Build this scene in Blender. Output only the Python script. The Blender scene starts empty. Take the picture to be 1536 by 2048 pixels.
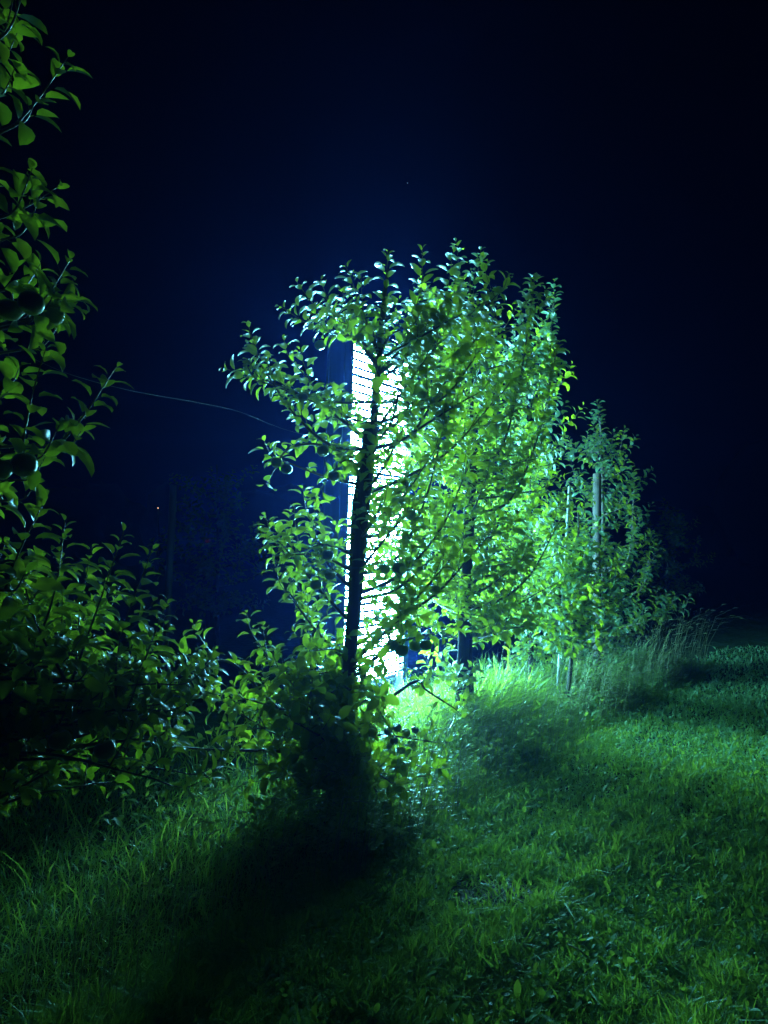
import bpy, math, random
import numpy as np
from mathutils import Vector

random.seed(11)
rng = np.random.default_rng(11)
SC = bpy.context.scene
COL = SC.collection

# ------------------------------------------------------------------ camera, sky, exposure
F = 1547.0            # focal length in photo pixels (photo is 1536 x 2048)
HZ = 1080.0           # row of the horizon
CAMZ = 1.6
cam_d = bpy.data.cameras.new("camera")
cam = bpy.data.objects.new("camera", cam_d)
COL.objects.link(cam)
cam.location = (0, 0, CAMZ)
cam.rotation_euler = (math.radians(90), 0, 0)
cam_d.sensor_fit = 'VERTICAL'
cam_d.sensor_height = 24.0
cam_d.lens = 24.0 * F / 2048.0
cam_d.shift_y = (HZ - 1024.0) / 2048.0
cam_d.clip_end = 2000
cam_d.clip_start = 0.02
SC.camera = cam
SC.view_settings.view_transform = 'Standard'
SC.view_settings.look = 'None'
SC.view_settings.exposure = 0.0
SC.view_settings.gamma = 1.0
SC.view_settings.use_curve_mapping = False
SC.cycles.use_denoising = True
SC.cycles.use_light_tree = False
SC.cycles.max_bounces = 6
SC.cycles.diffuse_bounces = 3
SC.cycles.glossy_bounces = 2
SC.cycles.transmission_bounces = 4
SC.cycles.volume_bounces = 0
SC.cycles.sample_clamp_indirect = 3.0

SKY_STRENGTH = 0.05
w = bpy.data.worlds.new("World")
SC.world = w
w.use_nodes = True
nt = w.node_tree
nt.nodes.clear()
sky = nt.nodes.new('ShaderNodeTexSky')
sky.sky_type = 'NISHITA'
sky.sun_disc = False
sky.sun_elevation = math.radians(-7)
sky.sun_rotation = math.radians(180)
w.cycles.sampling_method = 'NONE'
bg = nt.nodes.new('ShaderNodeBackground')
bg.inputs['Strength'].default_value = SKY_STRENGTH
out = nt.nodes.new('ShaderNodeOutputWorld')
nt.links.new(sky.outputs[0], bg.inputs['Color'])
nt.links.new(bg.outputs[0], out.inputs['Surface'])

LAMP_COLOR = (0.24, 0.92, 1.25)
LAMP_STRENGTH = 340.0
HAZE_DENSITY = 0.0046
HAZE_COLOR = (0.10, 0.22, 1.0)  # blue of the lens glow put into the haze

# ------------------------------------------------------------------ helpers
def P(x, y, d):
    """a point of the place that stands d metres ahead, from its photo position"""
    return np.array([(x - 768.0) / F * d, d, CAMZ + (HZ - y) / F * d])

def V(*a):
    return np.array(a, dtype=float)

def unit(v):
    v = np.asarray(v, dtype=float)
    return v / (np.linalg.norm(v) + 1e-9)

def tag(o, label=None, cat=None, group=None, kind=None):
    if label: o['label'] = label
    if cat: o['category'] = cat
    if group: o['group'] = group
    if kind: o['kind'] = kind
    return o

def empty(name, loc, label, cat, group=None):
    o = bpy.data.objects.new(name, None)
    COL.objects.link(o)
    o.location = tuple(loc)
    o.empty_display_size = 0.1
    return tag(o, label, cat, group)

def link_mesh(name, verts, faces, mat, parent=None, smooth=True, attrs=None):
    me = bpy.data.meshes.new(name)
    verts = np.asarray(verts, dtype=np.float64)
    if parent is not None:
        verts = verts - np.array(parent.location)
    if isinstance(faces, np.ndarray):
        me.vertices.add(len(verts))
        me.vertices.foreach_set("co", verts.astype(np.float32).ravel())
        n, k = faces.shape
        me.loops.add(n * k)
        me.loops.foreach_set("vertex_index", faces.astype(np.int32).ravel())
        me.polygons.add(n)
        me.polygons.foreach_set("loop_start", np.arange(0, n * k, k, dtype=np.int32))
        me.update(calc_edges=True)
        me.validate()
    else:
        me.from_pydata([tuple(v) for v in verts], [], faces)
        me.update()
    if smooth:
        me.polygons.foreach_set("use_smooth", np.ones(len(me.polygons), dtype=bool))
    if attrs is not None:
        a = me.attributes.new("tint", 'FLOAT', 'POINT')
        a.data.foreach_set("value", np.asarray(attrs, dtype=np.float32))
    me.materials.append(mat)
    o = bpy.data.objects.new(name, me)
    COL.objects.link(o)
    if parent is not None:
        o.parent = parent
    return o

class Tubes:
    """collects tapered round tubes, boxes and revolved shapes into one mesh"""
    def __init__(self):
        self.v = []; self.f = []
    def tube(self, pts, radii, sides=6, lump=0.0):
        pts = [np.asarray(p, float) for p in pts]
        n0 = len(self.v)
        ref = V(0.31, 0.2, 0.93)
        for i, p in enumerate(pts):
            t = unit(pts[min(i + 1, len(pts) - 1)] - pts[max(i - 1, 0)])
            a = np.cross(t, ref)
            if np.linalg.norm(a) < 0.1: a = np.cross(t, V(1, 0, 0))
            a = unit(a); b = np.cross(t, a)
            for k in range(sides):
                th = 2 * math.pi * k / sides
                r = radii[i] * (1 + (random.uniform(-lump, lump) if lump else 0))
                self.v.append(p + (a * math.cos(th) + b * math.sin(th)) * r)
        for i in range(len(pts) - 1):
            for k in range(sides):
                k2 = (k + 1) % sides
                self.f.append((n0 + i * sides + k, n0 + i * sides + k2, n0 + (i + 1) * sides + k2, n0 + (i + 1) * sides + k))
        self.f.append(tuple(n0 + k for k in range(sides))[::-1])
        m = n0 + (len(pts) - 1) * sides
        self.f.append(tuple(m + k for k in range(sides)))
    def box(self, o, ax, ay, az):
        """parallelepiped from corner o with three edge vectors"""
        n0 = len(self.v)
        for k in (0, 1):
            for j in (0, 1):
                for i in (0, 1):
                    self.v.append(o + ax * i + ay * j + az * k)
        for q in ((0, 2, 3, 1), (4, 5, 7, 6), (0, 1, 5, 4), (2, 6, 7, 3), (0, 4, 6, 2), (1, 3, 7, 5)):
            self.f.append(tuple(n0 + i for i in q))
    def build(self, name, mat, parent=None, smooth=True):
        return link_mesh(name, np.array(self.v), self.f, mat, parent, smooth)

def smooth_path(pts, n):
    """Catmull-Rom through pts, n points per span"""
    pts = [np.asarray(p, float) for p in pts]
    if len(pts) < 3:
        return [pts[0] + (pts[-1] - pts[0]) * k / n for k in range(n + 1)]
    q = [2 * pts[0] - pts[1]] + pts + [2 * pts[-1] - pts[-2]]
    r = []
    for i in range(1, len(q) - 2):
        for k in range(n):
            t = k / n
            r.append(0.5 * ((2 * q[i]) + (-q[i-1] + q[i+1]) * t + (2*q[i-1] - 5*q[i] + 4*q[i+1] - q[i+2]) * t*t + (-q[i-1] + 3*q[i] - 3*q[i+1] + q[i+2]) * t**3))
    r.append(pts[-1])
    return r

# ------------------------------------------------------------------ materials
def new_mat(name):
    m = bpy.data.materials.new(name)
    m.use_nodes = True
    m.node_tree.nodes.clear()
    return m, m.node_tree.nodes, m.node_tree.links

def leaf_material(name, refl, refl2, trans, trans2, rough=0.38, mix=0.5, spec=0.5, vein=True):
    m, N, L = new_mat(name)
    out = N.new('ShaderNodeOutputMaterial')
    att = N.new('ShaderNodeAttribute'); att.attribute_name = 'tint'
    tc = N.new('ShaderNodeTexCoord')
    noi = N.new('ShaderNodeTexNoise'); noi.inputs['Scale'].default_value = 45.0; noi.inputs['Detail'].default_value = 3
    L.new(tc.outputs['Object'], noi.inputs['Vector'])
    add = N.new('ShaderNodeMath'); add.operation = 'MULTIPLY_ADD'
    L.new(noi.outputs['Fac'], add.inputs[0]); add.inputs[1].default_value = 0.6
    sub = N.new('ShaderNodeMath'); sub.operation = 'SUBTRACT'
    L.new(att.outputs['Fac'], sub.inputs[0]); sub.inputs[1].default_value = 0.3
    L.new(sub.outputs[0], add.inputs[2])
    c1 = N.new('ShaderNodeMix'); c1.data_type = 'RGBA'
    c1.inputs[6].default_value = (*refl, 1); c1.inputs[7].default_value = (*refl2, 1)
    L.new(add.outputs[0], c1.inputs[0])
    c2 = N.new('ShaderNodeMix'); c2.data_type = 'RGBA'
    c2.inputs[6].default_value = (*trans, 1); c2.inputs[7].default_value = (*trans2, 1)
    L.new(add.outputs[0], c2.inputs[0])
    pr = N.new('ShaderNodeBsdfPrincipled')
    L.new(c1.outputs[2], pr.inputs['Base Color'])
    pr.inputs['Roughness'].default_value = rough
    pr.inputs['Specular IOR Level'].default_value = spec
    bump = N.new('ShaderNodeBump'); bump.inputs['Strength'].default_value = 0.35; bump.inputs['Distance'].default_value = 0.004
    L.new(noi.outputs['Fac'], bump.inputs['Height'])
    L.new(bump.outputs[0], pr.inputs['Normal'])
    tr = N.new('ShaderNodeBsdfTranslucent')
    L.new(c2.outputs[2], tr.inputs['Color'])
    mx = N.new('ShaderNodeMixShader'); mx.inputs[0].default_value = mix
    L.new(pr.outputs[0], mx.inputs[1]); L.new(tr.outputs[0], mx.inputs[2])
    L.new(mx.outputs[0], out.inputs['Surface'])
    return m

def rough_material(name, c1, c2, scale=20.0, rough=0.8, stretch=(1, 1, 1), bump=0.4, spec=0.3, dist=0.01, detail=6):
    m, N, L = new_mat(name)
    out = N.new('ShaderNodeOutputMaterial')
    tc = N.new('ShaderNodeTexCoord'); mp = N.new('ShaderNodeMapping')
    mp.inputs['Scale'].default_value = stretch
    L.new(tc.outputs['Object'], mp.inputs['Vector'])
    noi = N.new('ShaderNodeTexNoise'); noi.inputs['Scale'].default_value = scale; noi.inputs['Detail'].default_value = detail
    L.new(mp.outputs[0], noi.inputs['Vector'])
    rmp = N.new('ShaderNodeValToRGB')
    rmp.color_ramp.elements[0].position = 0.3; rmp.color_ramp.elements[0].color = (*c1, 1)
    rmp.color_ramp.elements[1].position = 0.7; rmp.color_ramp.elements[1].color = (*c2, 1)
    L.new(noi.outputs['Fac'], rmp.inputs['Fac'])
    pr = N.new('ShaderNodeBsdfPrincipled')
    L.new(rmp.outputs['Color'], pr.inputs['Base Color'])
    pr.inputs['Roughness'].default_value = rough
    pr.inputs['Specular IOR Level'].default_value = spec
    bp = N.new('ShaderNodeBump'); bp.inputs['Strength'].default_value = bump; bp.inputs['Distance'].default_value = dist
    L.new(noi.outputs['Fac'], bp.inputs['Height']); L.new(bp.outputs[0], pr.inputs['Normal'])
    L.new(pr.outputs[0], out.inputs['Surface'])
    return m

def emit_material(name, color, strength):
    m, N, L = new_mat(name)
    out = N.new('ShaderNodeOutputMaterial'); e = N.new('ShaderNodeEmission')
    e.inputs['Color'].default_value = (*color, 1); e.inputs['Strength'].default_value = strength
    L.new(e.outputs[0], out.inputs['Surface'])
    return m

M_LEAF = leaf_material('apple_leaf', (0.06, 0.14, 0.08), (0.13, 0.25, 0.16), (0.30, 0.42, 0.010), (0.66, 0.70, 0.015), rough=0.30, mix=0.5, spec=0.8)
M_GRASS = leaf_material('grass_blade', (0.11, 0.30, 0.12), (0.31, 0.55, 0.27), (0.34, 0.52, 0.04), (0.66, 0.78, 0.06), rough=0.5, mix=0.42, spec=0.4)
M_TALL = leaf_material('tall_grass_blade', (0.08, 0.18, 0.06), (0.22, 0.36, 0.16), (0.34, 0.50, 0.03), (0.70, 0.78, 0.08), rough=0.36, mix=0.5, spec=0.5)
M_STRAW = rough_material('dry_stem', (0.20, 0.22, 0.09), (0.36, 0.38, 0.18), 60, 0.7)
M_BARK = rough_material('apple_bark', (0.045, 0.038, 0.03), (0.13, 0.11, 0.09), 30, 0.8, (1, 1, 0.35), 0.8)
M_TWIG = rough_material('young_twig', (0.07, 0.05, 0.035), (0.14, 0.11, 0.08), 60, 0.45, (1, 1, 1), 0.3, 0.5)
M_POST = rough_material('weathered_post_wood', (0.05, 0.043, 0.035), (0.12, 0.10, 0.08), 24, 0.85, (1, 1, 0.06), 0.7)
M_BOARD = rough_material('painted_frame_board', (0.08, 0.11, 0.10), (0.13, 0.16, 0.14), 18, 0.6, (1, 1, 0.08), 0.3)
M_LINING = rough_material('blue_lining_sheet', (0.06, 0.10, 0.25), (0.12, 0.18, 0.38), 14, 0.6, (6, 6, 0.12), 0.5, dist=0.03)
M_METAL = rough_material('galvanised_metal', (0.45, 0.46, 0.47), (0.62, 0.63, 0.64), 40, 0.35, (1, 1, 0.3), 0.1, 0.8)
M_WIRE = rough_material('wire_steel', (0.30, 0.30, 0.31), (0.42, 0.42, 0.43), 40, 0.4, (1, 1, 1), 0.1, 0.6)
M_MESHWIRE = rough_material('dark_mesh_wire', (0.03, 0.04, 0.05), (0.06, 0.07, 0.08), 40, 0.5, (1, 1, 1), 0.1, 0.4)
M_APPLE = rough_material('green_apple_skin', (0.24, 0.34, 0.08), (0.42, 0.48, 0.12), 14, 0.28, (1, 1, 1), 0.03, 0.6, dist=0.002)
M_SOIL = rough_material('lawn_soil', (0.035, 0.07, 0.025), (0.07, 0.12, 0.045), 9, 0.95, (1, 1, 1), 0.9, 0.1, dist=0.03, detail=10)
M_BARE = rough_material('bare_trodden_soil', (0.05, 0.055, 0.035), (0.17, 0.18, 0.13), 30, 0.8, (1, 2.2, 1), 1.0, 0.3, dist=0.02, detail=10)
M_FAR = rough_material('far_wood_dark', (0.01, 0.014, 0.008), (0.02, 0.028, 0.015), 3, 1.0)
M_LAMP = emit_material('lamp_glow', LAMP_COLOR, LAMP_STRENGTH)
M_DIFF = emit_material('diffuser_glow', (0.25, 0.70, 1.0), 0.9)
M_AMBER = emit_material('amber_lamp', (1.0, 0.42, 0.18), 3.0)
M_RED = emit_material('red_lamp', (1.0, 0.08, 0.03), 0.02)
M_STAR = emit_material('star_point', (0.7, 0.85, 1.0), 2.0)

M_LAMP.cycles.emission_sampling = 'FRONT'
for _m in (M_DIFF, M_AMBER, M_RED, M_STAR): _m.cycles.emission_sampling = 'NONE'

# ------------------------------------------------------------------ leaves
TT = np.array([0.0, 0.14, 0.36, 0.60, 0.82, 1.0])
WW = np.array([0.0, 0.62, 1.0, 0.93, 0.58, 0.0])

class Leaves:
    def __init__(self): self.rows = []
    def add(self, base, d, n, L, W, curl, fold, stalk, tint):
        self.rows.append((*base, *d, *n, L, W, curl, fold, stalk, tint))
    def build(self, name, mat, parent):
        A = np.array(self.rows)
        p = A[:, 0:3]; d = A[:, 3:6]; nn = A[:, 6:9]
        L, W, curl, fold, stalk, tint = (A[:, i] for i in range(9, 15))
        d = d / (np.linalg.norm(d, axis=1, keepdims=True) + 1e-9)
        nn = nn - (nn * d).sum(1, keepdims=True) * d
        nn = nn / (np.linalg.norm(nn, axis=1, keepdims=True) + 1e-9)
        s = np.cross(d, nn)
        n = len(A)
        V_ = np.zeros((n, 16, 3))
        def at(t):
            th = curl * t
            x = np.sin(th) / curl; y = -(1 - np.cos(th)) / curl
            pos = p + d * stalk[:, None] + (d * x[:, None] + nn * y[:, None]) * L[:, None]
            nt_ = nn * np.cos(th)[:, None] + d * np.sin(th)[:, None]
            return pos, nt_
        V_[:, 14] = p - s * 0.0011; V_[:, 15] = p + s * 0.0011
        V_[:, 0] = at(0.0)[0]
        k = 1
        ph = rng.uniform(0, 6.28, n); wav = rng.uniform(0.02, 0.13, n)
        for j in range(1, 5):
            pos, nt_ = at(TT[j])
            hw = (W * 0.5 * WW[j])[:, None]
            for m, sg in ((0, -1), (1, 0), (2, 1)):
                if sg == 0:
                    V_[:, k] = pos
                else:
                    wv = (wav * np.sin(ph + TT[j] * 7 + sg))[:, None] * hw
                    V_[:, k] = pos + s * sg * hw * np.cos(fold)[:, None] + nt_ * (hw * np.sin(fold)[:, None] + wv)
                k += 1
        V_[:, 13] = at(1.0)[0]
        q = [(0, 1, 2, 2), (0, 2, 3, 3)]
        quads = []
        for j in range(3):
            a = 1 + 3 * j
            quads += [(a, a + 3, a + 4, a + 1), (a + 1, a + 4, a + 5, a + 2)]
        tris = [(0, 1, 2), (0, 2, 3), (10, 13, 11), (11, 13, 12), (14, 0, 15)]
        base = (np.arange(n) * 16)[:, None, None]
        Q = (np.array(quads)[None] + base).reshape(-1, 4)
        T = (np.array(tris)[None] + base).reshape(-1, 3)
        me = bpy.data.meshes.new(name)
        verts = V_.reshape(-1, 3) - np.array(parent.location)
        me.vertices.add(len(verts)); me.vertices.foreach_set("co", verts.astype(np.float32).ravel())
        me.loops.add(len(Q) * 4 + len(T) * 3)
        me.loops.foreach_set("vertex_index", np.concatenate([Q.ravel(), T.ravel()]).astype(np.int32))
        me.polygons.add(len(Q) + len(T))
        me.polygons.foreach_set("loop_start", np.concatenate([np.arange(len(Q)) * 4, len(Q) * 4 + np.arange(len(T)) * 3]).astype(np.int32))
        me.update(calc_edges=True)
        me.polygons.foreach_set("use_smooth", np.ones(len(me.polygons), dtype=bool))
        a = me.attributes.new("tint", 'FLOAT', 'POINT')
        a.data.foreach_set("value", np.repeat(tint, 16).astype(np.float32))
        me.materials.append(mat)
        o = bpy.data.objects.new(name, me); COL.objects.link(o); o.parent = parent
        return o

def ru(a, b): return random.uniform(a, b)

class Tree:
    def __init__(self, base, label, group='apple trees growing along the orchard row', leaf=0.082, name='apple_tree', bark=None):
        self.base = V(*base)
        self.root = empty(name, self.base, label, 'tree', group)
        self.lv = Leaves(); self.tw = Tubes(); self.tk = Tubes()
        self.leaf = leaf; self.trunk = None; self.keep = None; self.tint = .45
        self.apples = []
    # ---
    def leaf_at(self, p, d, n, size, curl=None, droop=0.0):
        if self.keep and not self.keep(p): return
        L = size * ru(0.8, 1.15)
        d = unit(unit(d) + V(0, 0, -droop))
        self.lv.add(p, d, n, L, L * ru(0.48, 0.62), curl or ru(0.5, 1.5), ru(0.15, 0.55), L * ru(0.2, 0.34), min(1, max(0, random.gauss(self.tint, 0.25))))
    def set_trunk(self, pts, r0, r1, sides=9):
        self.trunk = smooth_path(pts, 5)
        n = len(self.trunk)
        self.tk.tube(self.trunk, [r0 + (r1 - r0) * (i / (n - 1)) ** 0.8 for i in range(n)], sides, 0.07)
    def trunk_at(self, z):
        for a, b in zip(self.trunk[:-1], self.trunk[1:]):
            if a[2] <= z <= b[2] or (a[2] >= z >= b[2]):
                t = (z - a[2]) / (b[2] - a[2] + 1e-9)
                return a + (b - a) * t
        return self.trunk[-1] if z > self.trunk[-1][2] else self.trunk[0]
    def shoot(self, pts, r0=0.004, step=0.027, size=None, bare=0.08, a0=0.85):
        """a leafy twig: leaves set spirally, larger in the middle, small at the tip"""
        size = size or self.leaf
        path = smooth_path(pts, 5)
        n = len(path)
        self.tw.tube(path, [r0 * (1 - 0.75 * i / (n - 1)) for i in range(n)], 4)
        seg = [np.linalg.norm(path[i + 1] - path[i]) for i in range(n - 1)]
        tot = sum(seg); s = bare * tot; ang = ru(0, 6.28)
        cum = np.concatenate([[0], np.cumsum(seg)])
        while s <= tot:
            i = min(n - 2, int(np.searchsorted(cum, s) - 1)); i = max(0, i)
            t = (s - cum[i]) / (seg[i] + 1e-9)
            p = path[i] + (path[i + 1] - path[i]) * t
            tg = unit(path[i + 1] - path[i])
            a = unit(np.cross(tg, V(0.3, 0.91, 0.2))); b = np.cross(tg, a)
            rad = a * math.cos(ang) + b * math.sin(ang)
            f = s / tot
            sz = size * (0.85 + 0.3 * math.sin(f * 3.0)) * (1 - 0.55 * max(0, (f - 0.72) / 0.28))
            A = a0 * ru(0.75, 1.2) * (1 - 0.45 * max(0, (f - 0.8) / 0.2))
            d = tg * math.cos(A) + rad * math.sin(A)
            nn = tg * math.sin(A) - rad * math.cos(A)
            nn = nn + V(0, 0, 0.35)
            self.leaf_at(p, d, nn, sz, droop=0.12)
            ang += 2.4 + ru(-0.25, 0.25)
            s += step * ru(0.75, 1.3) * (1 - 0.35 * f)
    def spur(self, p, out, k=5, size=None):
        for i in range(k):
            d = unit(unit(out) * 0.7 + V(ru(-1, 1), ru(-1, 1), ru(-0.5, 0.9)))
            self.leaf_at(p, d, V(ru(-.5, .5), ru(-.5, .5), 1), (size or self.leaf) * ru(0.75, 1.05), droop=0.25)
    def branch(self, pts, r0=0.014, r1=0.004, shoots=1.0, spurs=1.0, sl=(0.15, 0.4), up=0.9, first=0.12, size=None, step=0.027):
        path = smooth_path(pts, 6)
        n = len(path)
        self.tw.tube(path, [r0 + (r1 - r0) * i / (n - 1) for i in range(n)], 6, 0.06)
        seg = [np.linalg.norm(path[i + 1] - path[i]) for i in range(n - 1)]
        tot = sum(seg); cum = np.concatenate([[0], np.cumsum(seg)])
        s = first * tot
        while s < tot:
            i = max(0, min(n - 2, int(np.searchsorted(cum, s) - 1)))
            p = path[i] + (path[i + 1] - path[i]) * ((s - cum[i]) / (seg[i] + 1e-9))
            tg = unit(path[i + 1] - path[i])
            sd = unit(np.cross(tg, V(0, 0, 1)) + 1e-6) * random.choice((-1, 1))
            if random.random() < 0.55 * spurs:
                self.spur(p, sd + V(0, 0, 0.4), random.randint(3, 6), size)
            if random.random() < 0.55 * shoots:
                l = ru(*sl)
                d = unit(tg * ru(0.1, 0.8) + sd * ru(0.2, 0.9) + V(0, 0, up * ru(0.5, 1.4)))
                q = p + d * l * 0.5 + V(ru(-.02, .02), ru(-.02, .02), 0)
                e = q + unit(d + V(0, 0, 0.4 * up)) * l * 0.5
                self.shoot([p, q, e], 0.0035, step, size)
            s += ru(0.035, 0.075)
        l = ru(*sl)
        tg = unit(path[-1] - path[-3])
        self.shoot([path[-1], path[-1] + tg * l * .5, path[-1] + unit(tg + V(0, 0, .5 * up)) * l], r1, step, size)
    def limb(self, z0, az, length, rise, r0=0.014, **kw):
        p0 = self.trunk_at(z0 + self.base[2])
        d = V(math.cos(az), math.sin(az), 0)
        p1 = p0 + d * length * 0.5 + V(0, 0, rise * 0.35)
        p2 = p0 + d * length + V(0, 0, rise)
        self.branch([p0, p1, p2], r0, **kw)
    def crown(self, n, z0, z1, R, rise=0.25, az_skip=None, **kw):
        """limbs at the golden angle up the leader, R(f) their length"""
        az = ru(0, 6.28)
        for i in range(n):
            f = (i + 0.5) / n
            az += 2.4 + ru(-.3, .3)
            if az_skip and az_skip(az, f): continue
            self.limb(z0 + (z1 - z0) * f, az, R(f) * ru(0.75, 1.1), rise * R(f) * ru(0.3, 1.6), 0.015 - 0.006 * f, **kw)
    def hero(self, start, mid, tip, r0=0.005, z0=None, **kw):
        """a twig the photograph shows: carried by a branch from the trunk to its start"""
        p0 = self.trunk_at((z0 + self.base[2]) if z0 is not None else max(start[2] - 0.15, self.base[2] + 0.3))
        if np.linalg.norm(p0 - start) > 0.08:
            m = (p0 + start) / 2 + V(0, 0, 0.05)
            self.branch([p0, m, start], 0.012, r0, shoots=0.35, spurs=0.9, sl=(0.1, 0.22))
        self.shoot([start, mid, tip], r0, **kw)
    def apple(self, p, r=0.035, hang=None):
        self.apples.append((np.asarray(p, float), r))
    def finish(self):
        self.tk.build('trunk', M_BARK, self.root)
        if self.tw.v: self.tw.build('branches', M_TWIG, self.root)
        self.lv.build('crown', M_LEAF, self.root)
        for p, r in self.apples:
            o = apple_mesh_object(self.root)
            o.location = tuple(p - self.base)
            o.scale = (r / 0.035,) * 3
            o.rotation_euler = (ru(-.4, .4), ru(-.4, .4), ru(0, 6.28))
        return self.root

_apple = {}
def apple_mesh_object(parent):
    if 'm' not in _apple:
        vs, fs = [], []
        nu, nv = 18, 14
        prof = []
        for j in range(nv + 1):
            t = math.pi * j / nv
            r = 0.035 * (math.sin(t) ** 0.9) * (1 + 0.06 * math.cos(t))
            z = 0.031 * math.cos(t)
            if t < 0.7: z -= 0.010 * (1 - t / 0.7) ** 1.5
            if t > 2.6: z += 0.006 * ((t - 2.6) / 0.54) ** 1.5
            prof.append((max(r, 0.0004), z))
        for r, z in prof:
            for k in range(nu):
                a = 2 * math.pi * k / nu
                rr = r * (1 + 0.025 * math.cos(5 * a) * (1 if z < 0 else 0.3))
                vs.append((rr * math.cos(a), rr * math.sin(a), z))
        for j in range(nv):
            for k in range(nu):
                k2 = (k + 1) % nu
                fs.append((j * nu + k, (j + 1) * nu + k, (j + 1) * nu + k2, j * nu + k2))
        n0 = len(vs)
        for z, r, ox in ((0.018, 0.0014, 0), (0.032, 0.0012, 0.002), (0.045, 0.0018, 0.005)):
            for k in range(5):
                a = 2 * math.pi * k / 5
                vs.append((ox + r * math.cos(a), r * math.sin(a), z))
        for j in range(2):
            for k in range(5):
                k2 = (k + 1) % 5
                fs.append((n0 + j * 5 + k, n0 + j * 5 + k2, n0 + (j + 1) * 5 + k2, n0 + (j + 1) * 5 + k))
        me = bpy.data.meshes.new('apple'); me.from_pydata(vs, [], fs); me.update()
        me.polygons.foreach_set("use_smooth", np.ones(len(me.polygons), dtype=bool))
        me.materials.append(M_APPLE)
        _apple['m'] = me
    o = bpy.data.objects.new('apple', _apple['m'])
    COL.objects.link(o); o.parent = parent
    return o

# ------------------------------------------------------------------ setting: ground
def edge_x(y):                     # where the mown lawn meets the row's tall grass
    return 0.137 + 0.695 * (y - 4.06)

def hump(x, y):
    return (np.sin(x * 2.1 + 1.3) * np.cos(y * 1.7) * 0.012 + np.sin(x * 5.3 + y * 3.1) * 0.006)

def build_ground():
    xs = np.concatenate([np.linspace(-55, -7, 25), np.linspace(-6, 9, 90), np.linspace(10, 55, 24)])
    ys = np.concatenate([np.linspace(-8, 1, 8), np.linspace(1.3, 16, 110), np.linspace(17, 75, 30)])
    X, Y = np.meshgrid(xs, ys)
    Z = hump(X, Y)
    v = np.stack([X.ravel(), Y.ravel(), Z.ravel()], 1)
    nx, ny = len(xs), len(ys)
    i, j = np.meshgrid(np.arange(nx - 1), np.arange(ny - 1))
    a = (j * nx + i).ravel()
    f = np.stack([a, a + 1, a + nx + 1, a + nx], 1)
    o = link_mesh('ground', v, f, M_SOIL)
    tag(o, kind='structure')
build_ground()

def blades(name, mat, x, y, h, wdt, lean, tint, seg=2, parent=None, az=None):
    n = len(x)
    az = rng.uniform(0, 6.283, n) if az is None else az
    fa = rng.uniform(0, 6.283, n)
    dirx, diry = np.cos(az), np.sin(az)
    sx, sy = np.cos(fa), np.sin(fa)
    z0 = hump(x, y) - 0.004
    nvb = seg * 2 + 1
    Vv = np.zeros((n, nvb, 3))
    for k in range(seg):
        t = k / seg
        off = lean * h * t ** 2
        wk = wdt * 0.5 * (1 - 0.35 * t)
        cx = x + dirx * off; cy = y + diry * off; cz = z0 + h * (t - 0.35 * np.minimum(lean, 1.6) * t ** 2)
        Vv[:, 2 * k] = np.stack([cx - sx * wk, cy - sy * wk, cz], 1)
        Vv[:, 2 * k + 1] = np.stack([cx + sx * wk, cy + sy * wk, cz], 1)
    Vv[:, -1] = np.stack([x + dirx * lean * h, y + diry * lean * h, z0 + h * (1 - 0.35 * np.minimum(lean, 1.6))], 1)
    quads = [(2 * k, 2 * k + 1, 2 * k + 3, 2 * k + 2) for k in range(seg - 1)]
    base = (np.arange(n) * nvb)[:, None, None]
    Q = (np.array(quads)[None] + base).reshape(-1, 4)
    T = (np.array([(2 * seg - 2, 2 * seg - 1, 2 * seg)])[None] + base).reshape(-1, 3)
    me = bpy.data.meshes.new(name)
    me.vertices.add(n * nvb); me.vertices.foreach_set("co", Vv.astype(np.float32).ravel())
    me.loops.add(len(Q) * 4 + len(T) * 3)
    me.loops.foreach_set("vertex_index", np.concatenate([Q.ravel(), T.ravel()]).astype(np.int32))
    me.polygons.add(len(Q) + len(T))
    me.polygons.foreach_set("loop_start", np.concatenate([np.arange(len(Q)) * 4, len(Q) * 4 + np.arange(len(T)) * 3]).astype(np.int32))
    me.update(calc_edges=True)
    me.polygons.foreach_set("use_smooth", np.ones(len(me.polygons), dtype=bool))
    a = me.attributes.new("tint", 'FLOAT', 'POINT')
    a.data.foreach_set("value", np.repeat(tint, nvb).astype(np.float32))
    me.materials.append(mat)
    o = bpy.data.objects.new(name, me); COL.objects.link(o)
    return o

def nz(x, y, s, seed=0.0):         # cheap smooth noise, 0..1
    return 0.5 + 0.25 * (np.sin(x * s + seed) * np.cos(y * s * 1.13 + seed * 2) + np.sin(x * s * 2.3 - y * s * 1.7 + seed * 3) * 0.6 + np.sin((x + y) * s * 4.1 + seed) * 0.4)

BARE = [(0.50, 3.45, 0.24, 0.17, 1.0), (0.28, 3.10, 0.16, 0.09, 0.7), (1.15, 3.0, 0.1, 0.07, .5)]
def bare_mask(x, y):
    m = np.zeros_like(x)
    for cx, cy, rx, ry, s in BARE:
        r = ((x - cx) / rx) ** 2 + ((y - cy) / ry) ** 2
        m = np.maximum(m, s * np.clip(1.5 - r, 0, 1))
    return m

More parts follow.
